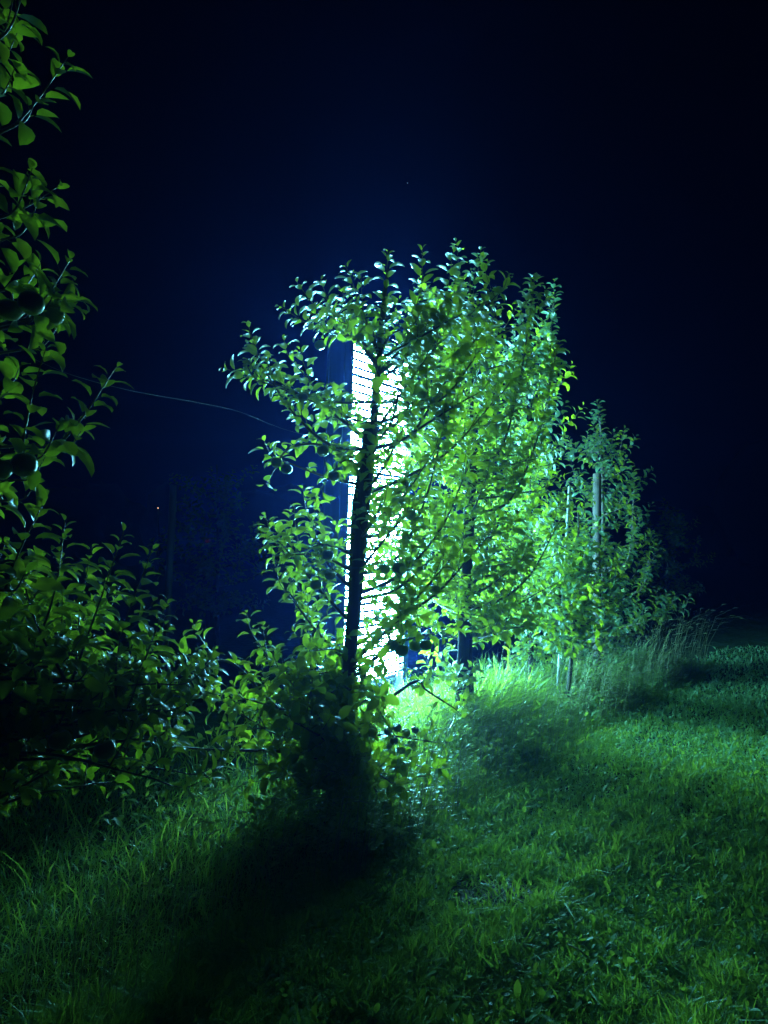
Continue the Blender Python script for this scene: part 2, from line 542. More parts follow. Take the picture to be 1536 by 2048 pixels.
def lawn():
    n = 250000
    u = rng.uniform(0, 1, n)
    y0, y1 = 2.2, 11.5
    y = (y0 ** -0.9 + u * (y1 ** -0.9 - y0 ** -0.9)) ** (-1 / 0.9)
    x = rng.uniform(-0.52, 0.56, n) * y + rng.normal(0, .05, n)
    e = edge_x(y)
    keep = (x > e - 0.25 + rng.normal(0, 0.07, n)) & (rng.uniform(0, 1, n) > 0.8 * bare_mask(x, y))
    x, y = x[keep], y[keep]
    n = len(x)
    c = nz(x, y, 3.1, .7); c2 = nz(x, y, 9.0, 2.)
    h = (0.028 + 0.045 * c * c2 * 2) * rng.uniform(0.5, 1.5, n)
    h *= 1 + 0.7 * (rng.uniform(0, 1, n) < 0.03)
    wd = (0.0042 + 0.0013 * y) * rng.uniform(.6, 1.5, n)
    lean = rng.uniform(0.1, 1.5, n)
    o = blades('lawn_grass', M_GRASS, x, y, h, wd, lean, np.clip(rng.normal(0.4, 0.22, n) + (c - .5) * .7, 0, 1), 2)
    tag(o, 'short mown grass of the lawn lane lit green', 'lawn grass', kind='stuff')
lawn()

def clover():
    lv = Leaves()
    n = 46000
    y = (2.2 ** -1.4 + rng.uniform(0, 1, n) * (9.0 ** -1.4 - 2.2 ** -1.4)) ** (-1 / 1.4)
    x = rng.uniform(-0.52, 0.56, n) * y
    k = (x > edge_x(y) - 0.2) & (nz(x, y, 4.3, 5.) + rng.normal(0, .12, n) > 0.45) & (rng.uniform(0, 1, n) > bare_mask(x, y))
    x, y = x[k], y[k]
    z = hump(x, y)
    for i in range(len(x)):
        a = ru(0, 6.28); el = ru(0.0, 1.25)
        big = random.random() < 0.06
        L = ru(0.035, 0.062) if big else ru(0.010, 0.024)
        if big: el = ru(0.7, 1.4)
        d = (math.cos(a) * math.cos(el), math.sin(a) * math.cos(el), math.sin(el))
        nn = (-math.cos(a) * math.sin(el), -math.sin(a) * math.sin(el), math.cos(el))
        lv.add((x[i], y[i], z[i] + ru(0.004, 0.035)), d, nn, L, L * (ru(0.35, 0.5) if big else ru(0.7, 1.0)), ru(0.2, 0.9), ru(0.0, 0.4), 0.004, min(1, max(0, random.gauss(0.6, .25))))
    class Pz: location = (0, 0, 0)
    root = bpy.data.objects.new('dummy', None)
    o = lv.build('clover_and_plantain', M_GRASS, root)
    o.parent = None
    bpy.data.objects.remove(root)
    tag(o, 'small broad clover and plantain leaves among the lawn grass', 'lawn weeds', kind='stuff')
clover()

def bare_patch():
    vs, fs = [(0, 0, 0)], []
    cx, cy = 0.50, 3.45
    N_ = 40
    vs[0] = (cx, cy, float(hump(cx, cy)) + 0.012)
    for ring, rr in enumerate((0.45, 0.8, 1.0)):
        for k in range(N_):
            a = 2 * math.pi * k / N_
            r = rr * (1 + 0.16 * math.sin(3 * a + 1) + 0.1 * math.sin(7 * a) + ru(-.05, .05))
            x = cx + 0.27 * r * math.cos(a); y = cy + 0.19 * r * math.sin(a)
            vs.append((x, y, float(hump(x, y)) + (0.011, 0.007, -0.006)[ring] + ru(-.002, .002)))
    for k in range(N_):
        fs.append((0, 1 + k, 1 + (k + 1) % N_))
    for ring in range(2):
        for k in range(N_):
            a = 1 + ring * N_; k2 = (k + 1) % N_
            fs.append((a + k, a + N_ + k, a + N_ + k2, a + k2))
    o = link_mesh('bare_soil_patch', np.array(vs), fs, M_BARE)
    tag(o, kind='structure')
bare_patch()

# ------------------------------------------------------------------ tall grass of the row
def bank_weeds():
    lv = Leaves()
    for k in range(420):
        yy = ru(3.6, 9.0); of = -abs(random.gauss(0, .55)) - .05
        xx = float(edge_x(yy)) + of
        if abs(xx) > .53 * yy or (5 < yy < 7.4 and random.random() < .6): continue
        hh = ru(.12, .22) + .3 * min(1, -of / 1.0)
        for q in range(random.randint(10, 20)):
            a = ru(0, 6.28); el = ru(0.1, 1.1)
            d = (math.cos(a) * math.cos(el), math.sin(a) * math.cos(el), math.sin(el))
            nn = (-math.cos(a) * math.sin(el), -math.sin(a) * math.sin(el), math.cos(el))
            L_ = ru(.03, .07)
            lv.add((xx + random.gauss(0, .07), yy + random.gauss(0, .07), hh * ru(.3, 1)), d, nn, L_, L_ * ru(.3, .6), ru(.4, 1.2), ru(0, .5), .01, min(1, max(0, random.gauss(.6, .25))))
    root = bpy.data.objects.new('dummy', None)
    o = lv.build('bank_weeds', M_TALL, root)
    o.parent = None
    bpy.data.objects.remove(root)
    tag(o, 'tangled leafy weeds between the tall grass and the mown lawn', 'weeds', kind='stuff')
bank_weeds()

def tall_grass():
    # strip right of and under the row
    n = 17000
    y = rng.uniform(2.0, 9.8, n)
    off = np.where(rng.uniform(0, 1, n) < .90, rng.normal(-0.30, 0.34, n), rng.uniform(-2.6, -.2, n))
    x = edge_x(y) + off
    k = (off < 0.12 + 0.10 * nz(x, y, 5., 1.)) & (off > -3.0) & (np.abs(x) < 0.55 * y + .2)
    x, y, off = x[k], y[k], off[k]
    sy_ = rng.uniform(1.9, 5.2, 16000); sx_ = rng.uniform(-.54, .1, 16000) * sy_
    sk = sx_ < edge_x(sy_) - .2
    short_x, short_y = sx_[sk], sy_[sk]
    kx = rng.normal(1.1, .5, 9000); ky = rng.normal(6.7, .6, 9000)
    kk = kx < edge_x(ky) - .35
    x, y, off = np.concatenate([x, kx[kk]]), np.concatenate([y, ky[kk]]), np.concatenate([off, (kx - edge_x(ky))[kk]])
    n = len(x)
    c = nz(x, y, 2.2, 3.)
    h = (0.09 + 0.17 * np.clip(-off / 0.5, 0.0, 1.0) + 0.32 * np.clip((-off - 0.55) / 0.8, 0.0, 1.0)) * rng.uniform(0.45, 1.2, n) * (0.6 + 0.7 * c)
    lean = rng.uniform(0.1, 1.0, n)
    az = np.where((off > -1.0) & (rng.uniform(0, 1, n) < .7), rng.normal(-0.6, .6, n), rng.uniform(0, 6.283, n))
    lean = lean * np.where(off > -.8, 1.35, 1.0)
    h = h * np.where((off < -1.25) | (y < 3.9), .5, 1.0) * np.where(y < 3.3, .7, 1.0) * np.where((y < 4.3) & (rng.uniform(0, 1, n) < .45), .3, 1.0)
    o = blades('tall_grass', M_TALL, x, y, h, 0.0013 * y ** 1.22 * rng.uniform(.5, 1.6, n), lean, np.clip(rng.normal(0.45, .25, n), 0, 1), 4, az=az)
    tag(o, 'uncut tall grass growing under the apple row', 'tall grass', kind='stuff')
    m_ = len(short_x)
    o = blades('short_grass', M_GRASS, short_x, short_y, rng.uniform(.04, .13, m_), 0.0012 * short_y ** 1.2 * rng.uniform(.5, 1.5, m_), rng.uniform(.2, 1.6, m_), np.clip(rng.normal(.08, .15, m_), 0, 1), 3)  # low tint puts the tree shade into the blade colour
    tag(o, 'short grass tinted dark as shade under the near trees at the lower left', 'short grass', kind='stuff')
    # drier stalks with seed heads
    t = Tubes()
    for i in range(650):
        yy = ru(2.4, 9.6); of = -abs(random.gauss(0, 0.4)) + 0.05
        xx = float(edge_x(yy)) + of
        if abs(xx) > 0.54 * yy: continue
        hh = ru(0.45, 0.95) * (1.0 if yy > 4 else 0.8); a = ru(-1.2, 1.0); ln = ru(0.1, 0.65)
        p0 = V(xx, yy, 0); dd = V(math.cos(a), math.sin(a) * .7, 0)
        pts = [p0, p0 + V(0, 0, hh * .4) + dd * ln * hh * .15, p0 + V(0, 0, hh * .75) + dd * ln * hh * .45, p0 + V(0, 0, hh * (1 - .3 * ln)) + dd * ln * hh]
        t.tube(pts, [0.0016, 0.0013, 0.001, 0.0007], 3)
        tg = unit(pts[3] - pts[2])
        if random.random() < .6:
            e = pts[3]; l = ru(0.04, 0.09)
            t.tube([e, e + tg * l * .3, e + (tg + V(0, 0, -.3)) * l], [0.0012, 0.0032, 0.0006], 4)
    o = t.build('seed_stalks', M_STRAW)
    tag(o, 'thin pale grass stalks with seed heads arching over the row edge', 'grass stalks', kind='stuff')
tall_grass()

# ------------------------------------------------------------------ lit light box
def light_box():
    u = unit(V(0.53, 0.85, 0)); nrm = unit(V(0.85, -0.53, 0))      # along the face; the way it faces
    lean = V(0.035, 0, 1.0)
    p0 = V(-0.45, 6.98, 0)                                       # near foot of the face
    Wd = 1.10; H = 3.46; D = 0.19
    root = empty('light_box', p0, 'tall upright light box glowing white behind wire mesh beside the tree row', 'light box')
    def at(a, b, z): return p0 + u * a + nrm * b + lean * z
    E = lambda a, b, z: u * a + nrm * b + lean * z
    z0 = 0.22
    # luminous sheet; the upright tubes before it are added to spread light sideways
    s = Tubes(); s.box(at(0.03, -0.012, z0), E(Wd - 0.06, 0, 0), E(0, 0.008, 0), E(0, 0, H - z0 - 0.03))
    s.build('diffuser', M_DIFF, root, smooth=False)
    for k in range(16):
        a = 0.045 + (Wd - 0.09) * k / 15
        pv_, pf_ = [], []
        for q in range(6):                       # the bowed front of the tube, its back cut flat
            th = math.radians(-95 + 38 * q)
            for z in (z0 + 0.03, H - 0.07):
                pv_.append(at(a + 0.015 * math.sin(th), 0.010 + 0.015 * math.cos(th), z))
        for q in range(5): pf_.append((2 * q, 2 * q + 2, 2 * q + 3, 2 * q + 1))
        pf_.append((0, 1, 11, 10))
        link_mesh('light_tube', np.array(pv_), pf_, M_LAMP, root)
    # body
    b = Tubes(); b.box(at(0, -D, z0 - 0.05), E(Wd, 0, 0), E(0, D - 0.02, 0), E(0, 0, H - z0 + 0.05))
    b.build('back_case', M_BOARD, root, smooth=False)
    # near side board, with thin corner battens; proud edge added to block light leftward
    b = Tubes(); b.box(at(-0.022, -D, 0.0), E(0.020, 0, 0), E(0, D + 0.08, 0), E(0, 0, H + 0.01))
    b.box(at(-0.034, -D - 0.004, 0.0), E(0.012, 0, 0), E(0, 0.022, 0), E(0, 0, H)); b.box(at(-0.034, -0.022, 0.0), E(0.012, 0, 0), E(0, 0.022, 0), E(0, 0, H))
    b.build('side_board', M_BOARD, root, smooth=False)
    # far side board, standing proud and lit by the sheet
    b = Tubes(); b.box(at(Wd + 0.002, -D, 0.0), E(0.022, 0, 0), E(0, D + 0.06, 0), E(0, 0, H + 0.02))
    b.build('side_board', M_BOARD, root, smooth=False)
    b = Tubes(); b.box(at(-0.02, -D, H + 0.022), E(Wd + 0.05, 0, 0), E(0, D + 0.03, 0), E(0, 0, 0.035))
    b.build('top_board', M_BOARD, root, smooth=False)
    # hanging lining on the far board and below
    cl = []; fc = []
    nn_ = 40
    for j in range(2):
        for i in range(nn_ + 1):
            a = i / nn_
            cl.append(at(Wd + 0.03 + 0.12 * a, 0.05 - 0.02 * a + 0.008 * math.sin(a * 50), 0.06 + j * 0.60))
    for i in range(nn_): fc.append((i, i + 1, nn_ + 2 + i, nn_ + 1 + i))
    link_mesh('lining_sheet', np.array(cl), fc, M_LINING, root)
    # wire mesh in front
    m = Tubes()
    nv_ = 27
    for i in range(nv_ + 1):
        a = 0.02 + (Wd - 0.04) * i / nv_
        m.tube([at(a, 0.05, z0), at(a, 0.05, H)], [0.0016] * 2, 4)
    nh = int((H - z0) / 0.032)
    for i in range(nh + 1):
        z = z0 + (H - z0) * i / nh
        m.tube([at(0.005, 0.056, z), at(Wd - 0.005, 0.056, z)], [0.0028] * 2, 4)
    m.build('wire_mesh', M_MESHWIRE, root)
    m = Tubes(); z = z0 + 0.05
    while z < H - 0.08:
        m.box(at(0.004, 0.062, z), E(Wd - 0.008, 0, 0), E(0, 0.004, 0), E(0, 0, random.uniform(0.016, 0.026)))
        z += 0.072
    m.build('louvre', M_MESHWIRE, root, smooth=False)
    # cross rails
    for z in (2.62, 2.18, 1.72, 1.28, 0.82):
        r = Tubes(); r.box(at(0.0, 0.030, z), E(Wd, 0, 0), E(0, 0.014, 0), E(0, 0, 0.026))
        r.build('cross_rail', M_BOARD, root, smooth=False)
    for a in (0.04, Wd - 0.10):
        f = Tubes(); f.box(at(a, -D, 0.0), E(0.06, 0, 0), E(0, 0.06, 0), E(0, 0, z0 - 0.052))
        f.build('foot', M_POST, root, smooth=False)
light_box()

# ------------------------------------------------------------------ posts and stakes
def post(name, pa, pb, r, label, mat=M_POST, ties=(), group='wooden support posts standing in the orchard', cat='post', r2=None, sides=12):
    root = empty(name, (pa[0], pa[1], 0), label, cat, group)
    t = Tubes()
    a = np.array(pa, float); b = np.array(pb, float)
    n = 9
    t.tube([a + (b - a) * k / n for k in range(n + 1)] + [b + unit(b - a) * 0.006], [r * (1 + ru(-.03, .03)) for _ in range(n + 1)] + [r * 0.82], sides, 0.02)
    t.build('shaft', mat, root)
    for f in ties:
        c = a + (b - a) * f; d = unit(b - a); q = Tubes()
        q.tube([c - d * 0.006, c + d * 0.006], [r * 1.08] * 2, 12)
        q.build('tie_band', M_MESHWIRE, root)
    return root

pb = P(672, 1605, 4.72); pb[2] = -0.02
post('support_post', pb, P(742, 846, 4.74), 0.042, 'dark leaning wooden post in front of the glowing light box', ties=(0.35, 0.62, 0.9))
# short horizontal cross arm on that tree
pb2 = V(*P(918, 1480, 6.15)); pb2[2] = -0.02
post('support_post', pb2, P(944, 905, 6.15), 0.046, 'bright green lit wooden post right of the light box inside leaves', ties=(0.55,))
p4 = V(2.27, 8.25, -0.02)
post('support_post', p4, P(1194, 948, 8.25), 0.045, 'slim dull post beside the dark separate tree on the right', ties=(0.7,))
p5 = P(326, 1400, 7.9); p5[2] = -0.02
post('support_post', p5, P(347, 972, 7.9), 0.036, 'faint leaning post standing alone in the dark on the left')
ps = P(1112, 1420, 7.15); ps[2] = -0.02
post('metal_stake', ps, P(1139, 974, 7.15), 0.013, 'thin pale metal stake rising above leaves between two trees', M_METAL, cat='stake', group=None, sides=8)

# ------------------------------------------------------------------ trees
def sparse_front(p):
    if p[1] < 4.78 and random.random() < 0.3: return True
    """the near tree is thin of leaves where the light box shines through"""
    x = 768 + p[0] / p[1] * F; y = HZ - (p[2] - CAMZ) / p[1] * F
    if 750 < x < 815 and 730 < y < 880: return random.random() < 0.4
    if 688 < x < 795 and 700 < y < 1370:
        return random.random() < 0.42
    return True

def near_tree():
    t = Tree((-1.62, 2.55, 0), 'nearest apple tree with large leaves, cut off by the left edge', leaf=0.078)
    t.tint = .2
    t.set_trunk([V(-1.62, 2.55, -0.03), V(-1.60, 2.55, 0.9), V(-1.57, 2.52, 1.9), V(-1.52, 2.50, 3.3), V(-1.50, 2.5, 3.9)], 0.04, 0.012)
    H = [((30, 250, 2.25), (75, 200, 2.25), (135, 115, 2.2), .2),
         ((-10, 440, 2.2), (50, 415, 2.2), (118, 372, 2.15), .2),
         ((-20, 90, 2.2), (10, 60, 2.2), (30, -20, 2.2), .2),
         ((40, 640, 2.3), (95, 590, 2.3), (145, 512, 2.3), .2),
         ((30, 650, 2.3), (90, 625, 2.3), (165, 600, 2.3), .2),
         ((40, 920, 2.2), (62, 800, 2.2), (92, 695, 2.2), .2),
         ((110, 900, 2.25), (165, 835, 2.25), (232, 735, 2.25), .2),
         ((60, 1330, 2.4), (110, 1180, 2.4), (130, 1045, 2.4), .2),
         ((130, 1400, 2.5), (190, 1230, 2.5), (248, 1062, 2.5), .2),
         ((230, 1420, 2.6), (240, 1280, 2.6), (306, 1095, 2.6), .2),
         ((250, 1440, 2.7), (290, 1320, 2.7), (335, 1200, 2.7), .2),
         ((130, 1360, 2.3), (70, 1240, 2.3), (35, 1110, 2.3), .2),
         ((150, 1380, 2.8), (160, 1220, 2.8), (185, 1090, 2.8), .2),
         ((10, 1180, 2.2), (40, 1100, 2.2), (85, 1010, 2.2), .2),
         ((260, 1480, 2.8), (320, 1390, 2.8), (400, 1310, 2.8), .2)]
    for a, b, c, _ in H:
        t.hero(P(*a), P(*b), P(*c), step=0.023, size=0.076)
    for (x, y, d) in ((40, 700, 2.4), (10, 580, 2.4), (60, 890, 2.5), (30, 960, 2.3), (-20, 200, 2.3), (70, 640, 2.35), (-10, 120, 2.3), (-30, 800, 2.3), (-20, 40, 2.3),
                      (5, 480, 2.25), (20, 1000, 2.4), (100, 620, 2.4)):
        q = P(x, y, d); p0 = t.trunk_at(q[2] - .1)
        t.branch([p0, (p0 + q) / 2 + V(0, 0, .03), q], 0.01, 0.004, shoots=0.7, spurs=1.1, sl=(.08, .2))
    for k in range(50):
        x = ru(-60, 340); y = ru(1150, 1580); d = ru(2.6, 3.4)
        if y < 1180 + max(0, x - 100) * 0.55: y += 150
        q = P(x, y, d); q[2] = max(q[2], 0.35); p0 = t.trunk_at(max(0.5, q[2] - ru(-.1, .3)))
        t.branch([p0, (p0 + q) / 2 + V(0, 0, ru(-.05, .1)), q], 0.008, 0.003, shoots=0.6, spurs=0.7, sl=(.12, .3), size=.07, first=.15)
    for (x, y, d, r) in ((48, 930, 2.15, .036), (62, 606, 2.15, .036), (-2, 938, 2.1, .034), (20, 620, 2.2, .035), (105, 630, 2.3, .034), (120, 1480, 2.5, .036), (210, 1500, 2.6, .036)):
        t.apple(P(x, y, d), r)
    return t.finish()
near_tree()

def main_tree():
    t = Tree((-0.20, 4.80, 0), 'main apple tree in front of the glowing light box, trunk tied to leaning post')
    t.keep = sparse_front
    t.set_trunk([V(-0.20, 4.80, -0.03), P(703, 1300, 4.82), P(716, 1000, 4.82), P(745, 860, 4.8), P(757, 720, 4.8), P(768, 600, 4.8), P(776, 540, 4.8)], 0.046, 0.009)
    h = lambda a, b, c, z=None, **k: t.hero(P(*a), P(*b), P(*c), z0=z, **k)
    # top
    h((770, 640, 4.8), (772, 570, 4.8), (776, 500, 4.8))
    h((800, 660, 4.7), (840, 590, 4.7), (845, 496, 4.7))
    h((850, 690, 4.7), (890, 600, 4.7), (908, 492, 4.7))
    h((705, 650, 4.7), (712, 590, 4.7), (690, 530, 4.7))
    h((690, 670, 4.7), (640, 625, 4.7), (592, 562, 4.7))
    h((680, 670, 4.6), (620, 650, 4.6), (560, 612, 4.6))
    h((660, 640, 4.9), (655, 600, 4.9), (640, 560, 4.9))
    h((735, 650, 4.6), (725, 610, 4.6), (722, 548, 4.6))
    h((880, 700, 4.8), (930, 640, 4.8), (975, 596, 4.8))
    # left arm
    t.branch([P(735, 900, 4.8), P(660, 890, 4.6), P(590, 830, 4.5), P(545, 765, 4.45)], 0.013, 0.005, shoots=.9, spurs=1.2, sl=(.12, .3))
    h((545, 765, 4.45), (515, 715, 4.45), (496, 648, 4.45), 2.2)
    h((545, 770, 4.45), (500, 758, 4.45), (448, 735, 4.45), 2.2)
    t.branch([P(735, 930, 4.8), P(640, 890, 4.6), P(575, 900, 4.5), P(545, 945, 4.5)], 0.011, 0.004, shoots=.5, spurs=1.4, sl=(.08, .16), up=.0)
    t.branch([P(735, 850, 4.8), P(670, 820, 4.8), P(600, 740, 4.7)], 0.012, 0.004, shoots=1., spurs=1.2, sl=(.12, .26))
    t.branch([P(730, 940, 4.8), P(690, 920, 4.6), P(655, 960, 4.5)], 0.009, 0.004, shoots=.5, spurs=1.5, sl=(.08, .16), up=-.2)
    # middle left arm
    t.branch([P(705, 1250, 4.8), P(640, 1180, 4.7), P(590, 1120, 4.6), P(560, 1085, 4.6)], 0.012, 0.004, shoots=1., spurs=1., sl=(.12, .3))
    h((570, 1110, 4.6), (545, 1080, 4.6), (520, 1058, 4.6), 1.4)
    t.branch([P(705, 1180, 4.8), P(650, 1120, 4.8), P(620, 1040, 4.7)], 0.012, 0.004, shoots=1., spurs=1.2, sl=(.12, .25))
    h((600, 1100, 4.7), (592, 1060, 4.7), (588, 1012, 4.7), 1.5)
    t.branch([P(700, 1330, 4.8), P(640, 1270, 4.7), P(585, 1200, 4.6)], 0.012, 0.004, shoots=1., spurs=1.1, sl=(.1, .25))
    t.branch([P(700, 1400, 4.8), P(640, 1330, 4.9), P(600, 1180, 5.0)], 0.012, 0.004, shoots=1., spurs=1.2, sl=(.1, .25))
    # low left arms over the grass
    t.branch([P(690, 1500, 4.75), P(560, 1420, 4.4), P(470, 1330, 4.2), P(400, 1320, 4.0)], 0.014, 0.004, shoots=1., spurs=1.2, sl=(.12, .26))
    t.branch([P(690, 1510, 4.75), P(540, 1502, 4.3), P(400, 1498, 3.9), P(300, 1484, 3.7)], 0.012, 0.004, shoots=.6, spurs=1.1, sl=(.08, .2))
    t.branch([P(690, 1450, 4.75), P(590, 1390, 4.5), P(520, 1290, 4.4)], 0.012, 0.004, shoots=1.1, spurs=1.3, sl=(.1, .22))
    t.branch([P(690, 1460, 4.75), P(600, 1430, 4.2), P(500, 1400, 4.0)], 0.012, 0.004, shoots=1.1, spurs=1.3, sl=(.1, .25))
    t.branch([P(690, 1520, 4.75), P(640, 1440, 4.3), P(570, 1350, 4.2)], 0.012, 0.004, shoots=1.1, spurs=1.3, sl=(.1, .22))
    t.branch([P(690, 1520, 4.75), P(650, 1480, 4.2), P(600, 1450, 3.95)], 0.010, 0.004, shoots=1.1, spurs=1.6, sl=(.1, .2))
    t.branch([P(690, 1480, 4.75), P(560, 1470, 4.5), P(440, 1400, 4.4)], 0.010, 0.004, shoots=1.1, spurs=1.4, sl=(.1, .2))
    # right, bare crooked spur
    t.branch([P(700, 1300, 4.8), P(735, 1275, 4.7), P(765, 1256, 4.65), P(785, 1285, 4.6)], 0.013, 0.006, shoots=.0, spurs=.2, sl=(.05, .08))
    t.branch([P(705, 1450, 4.8), P(775, 1400, 4.6), P(832, 1362, 4.5), P(852, 1380, 4.45), P(895, 1408, 4.4)], 0.012, 0.005, shoots=.25, spurs=.35, sl=(.08, .16), up=-.3)
    t.branch([P(705, 1480, 4.8), P(760, 1470, 4.5), P(840, 1480, 4.4)], 0.010, 0.004, shoots=.7, spurs=1.2, sl=(.08, .2), up=.1)
    t.branch([P(705, 1420, 4.8), P(740, 1400, 4.5), P(770, 1440, 4.4)], 0.010, 0.004, shoots=.9, spurs=1.6, sl=(.08, .2), up=.1)
    t.branch([P(705, 1400, 4.8), P(730, 1350, 4.6), P(745, 1330, 4.4)], 0.010, 0.004, shoots=.9, spurs=1.2, sl=(.08, .14), up=.1)
    # right arms
    for pts in ([(712, 1150, 4.8), (790, 1120, 4.7), (850, 1000, 4.6), (880, 880, 4.6)],
                [(712, 1190, 4.8), (800, 1150, 4.6), (880, 1060, 4.5), (930, 950, 4.5)],
                [(705, 1320, 4.8), (800, 1240, 4.6), (880, 1180, 4.5), (960, 1090, 4.5)],
                [(740, 900, 4.8), (820, 870, 4.7), (880, 780, 4.6), (950, 680, 4.6)],
                [(725, 990, 4.8), (800, 960, 4.7), (900, 900, 4.6), (990, 800, 4.7)],
                [(745, 870, 4.8), (800, 840, 4.7), (840, 760, 4.7), (870, 700, 4.7)],
                [(705, 1350, 4.8), (790, 1290, 4.5), (850, 1270, 4.4)],
                [(712, 1080, 4.8), (780, 1060, 4.9), (830, 1010, 5.0)],
                [(755, 760, 4.8), (810, 720, 4.9), (860, 640, 5.0)]):
        t.branch([P(*q) for q in pts], 0.013, 0.004, shoots=1.0, spurs=1.1, sl=(.12, .3))
    for (x, y, d) in ((640, 1560, 4.3), (700, 1570, 4.2), (620, 1500, 4.1), (740, 1520, 4.3), (760, 1590, 4.3), (600, 1580, 4.4), (680, 1440, 4.2), (720, 1470, 4.2), (655, 1390, 4.3),
                      (745, 1390, 4.4), (830, 1530, 4.4), (560, 1540, 4.2), (720, 1350, 4.5), (625, 1350, 4.4), (775, 1560, 4.2), (670, 1610, 4.3), (640, 1300, 4.5), (560, 1480, 4.8), (520, 1440, 4.7), (600, 1520, 4.9), (500, 1500, 4.6), (620, 1430, 5.0), (550, 1400, 4.9), (470, 1460, 4.5), (640, 1500, 5.1), (580, 1560, 4.7), (530, 1560, 4.4), (450, 1420, 4.6)):  # the last, left-hand ones are added to cast shade at lower left
        q = P(x, y, d); q[2] = max(q[2], .15)
        p0 = t.trunk_at(max(.15, q[2] - .1))
        t.branch([p0, (p0 + q) / 2 + V(0, 0, .03), q], 0.009, 0.004, shoots=.9, spurs=1.5, sl=(.08, .2), up=.3)
    for pts in ([(740, 880, 4.8), (800, 790, 4.6), (850, 720, 4.5)], [(720, 1060, 4.8), (800, 1000, 4.5), (850, 930, 4.4)], [(712, 1200, 4.8), (790, 1180, 4.5), (860, 1120, 4.4)],
                [(705, 1330, 4.8), (820, 1210, 4.5), (900, 1120, 4.5)], [(730, 930, 4.8), (850, 850, 4.5), (930, 800, 4.5)], [(745, 850, 4.8), (880, 800, 4.5), (960, 700, 4.6)],
                [(735, 900, 4.8), (780, 850, 4.5), (800, 770, 4.4)], [(720, 1000, 4.8), (770, 930, 4.5), (800, 870, 4.4)], [(712, 1150, 4.8), (760, 1090, 4.5), (800, 1040, 4.4)],
                [(755, 720, 4.8), (830, 680, 4.6), (900, 640, 4.6)]):
        t.branch([P(*q) for q in pts], 0.011, 0.004, shoots=1.1, spurs=1.2, sl=(.12, .28), first=.3)
    # dark cross arm seen against the lamp
    t.tw.tube([P(745, 808, 4.8), P(790, 803, 4.7), P(835, 806, 4.6)], [0.012, 0.010, 0.008], 7, .05)
    t.tw.tube([P(745, 804, 4.8), P(690, 806, 4.75), P(640, 800, 4.7)], [0.010, 0.007, 0.004], 7, .05)
    for zz in (1.9, 2.0, 2.08, 2.16, 2.24, 2.32, 1.35, 1.5, 0.9, 0.8, 0.7, 0.6, 0.5):
        q = t.trunk_at(zz)
        for _ in range(2): t.spur(q + V(ru(-.05, .05), -.05, 0), V(ru(-1, 1), -.6, .2), 5)
    # some growth toward and away from the viewer
    t.crown(9, 1.5, 3.1, lambda f: 0.5, shoots=.7, spurs=.8, sl=(.1, .22), az_skip=lambda a, f: abs(math.sin(a)) < .5)
    for (x, y, d, r) in ((798, 1137, 4.5, .042), (768, 1138, 4.6, .036), (820, 1028, 4.5, .036), (803, 1300, 4.4, .040), (830, 1292, 4.45, .036), (852, 1290, 4.4, .036), (786, 1290, 4.4, .036),
                         (776, 1463, 4.40, .024), (794, 1456, 4.33, .026), (812, 1466, 4.38, .027), (830, 1460, 4.36, .022), (788, 1482, 4.30, .025), (802, 1500, 4.36, .026), (822, 1488, 4.42, .023),
                         (553, 925, 4.45, .034), (573, 938, 4.45, .034), (646, 902, 4.5, .036), (668, 952, 4.45, .034), (718, 676, 4.7, .034), (755, 1237, 4.6, .022), (640, 690, 4.7, .034),
                         (632, 1170, 4.6, .036), (660, 1150, 4.6, .036), (605, 795, 4.5, .033), (868, 812, 4.6, .036), (870, 1180, 4.5, .034), (845, 790, 4.6, .034), (600, 1420, 4.1, .036), (655, 1110, 4.5, .036)):
        t.apple(P(x, y, d), r)
    return t.finish()
main_tree()

def row_tree(base, top, Rr, label, nb, seed, extra=(), apples=(), group='apple trees growing along the orchard row', lean=(0, 0), z0=.75, shoots=1.0, spurs=1.1, leaf=.08, step=.027, r0=.045, sl=(.15, .38), low=10):
    random.seed(seed)
    t = Tree(base, label, group=group, leaf=leaf)
    b = V(*base)
    tp = b + V(lean[0], lean[1], top)
    t.set_trunk([b + V(0, 0, -.03), b + (tp - b) * .35 + V(ru(-.03, .03), 0, 0), b + (tp - b) * .7 + V(ru(-.04, .04), 0, 0), tp], r0, 0.008)
    t.crown(nb, z0, top - .35, lambda f: Rr * (1.0 - .45 * f), shoots=shoots, spurs=spurs, sl=sl, step=step)
    for k in range(5):
        p = t.trunk_at(b[2] + top - ru(.1, .8)); a = ru(0, 6.28)
        t.shoot([p, p + V(math.cos(a) * .08, math.sin(a) * .08, .15), p + V(math.cos(a) * .12, math.sin(a) * .12, ru(.3, .45))])
    for k in range(low):
        a = 2.4 * k + seed; rr = Rr * ru(.5, .9)
        t.limb(ru(.45, .8), a, rr, ru(-.12, .12), .009, shoots=.7, spurs=1.4, sl=(.1, .24))
    for pts in extra:
        pp = [P(*q) for q in pts]
        p0 = t.trunk_at(max(.5, pp[0][2] - .1))
        t.branch([p0] + pp, 0.012, 0.004, shoots=1., spurs=1.1, sl=(.15, .35))
    for k in range(len(t.lv.rows) and apples if isinstance(apples, int) else 0):
        row = random.choice(t.lv.rows)
        t.apple(V(row[0], row[1], row[2] - .04), ru(.028, .037))
    return t.finish()

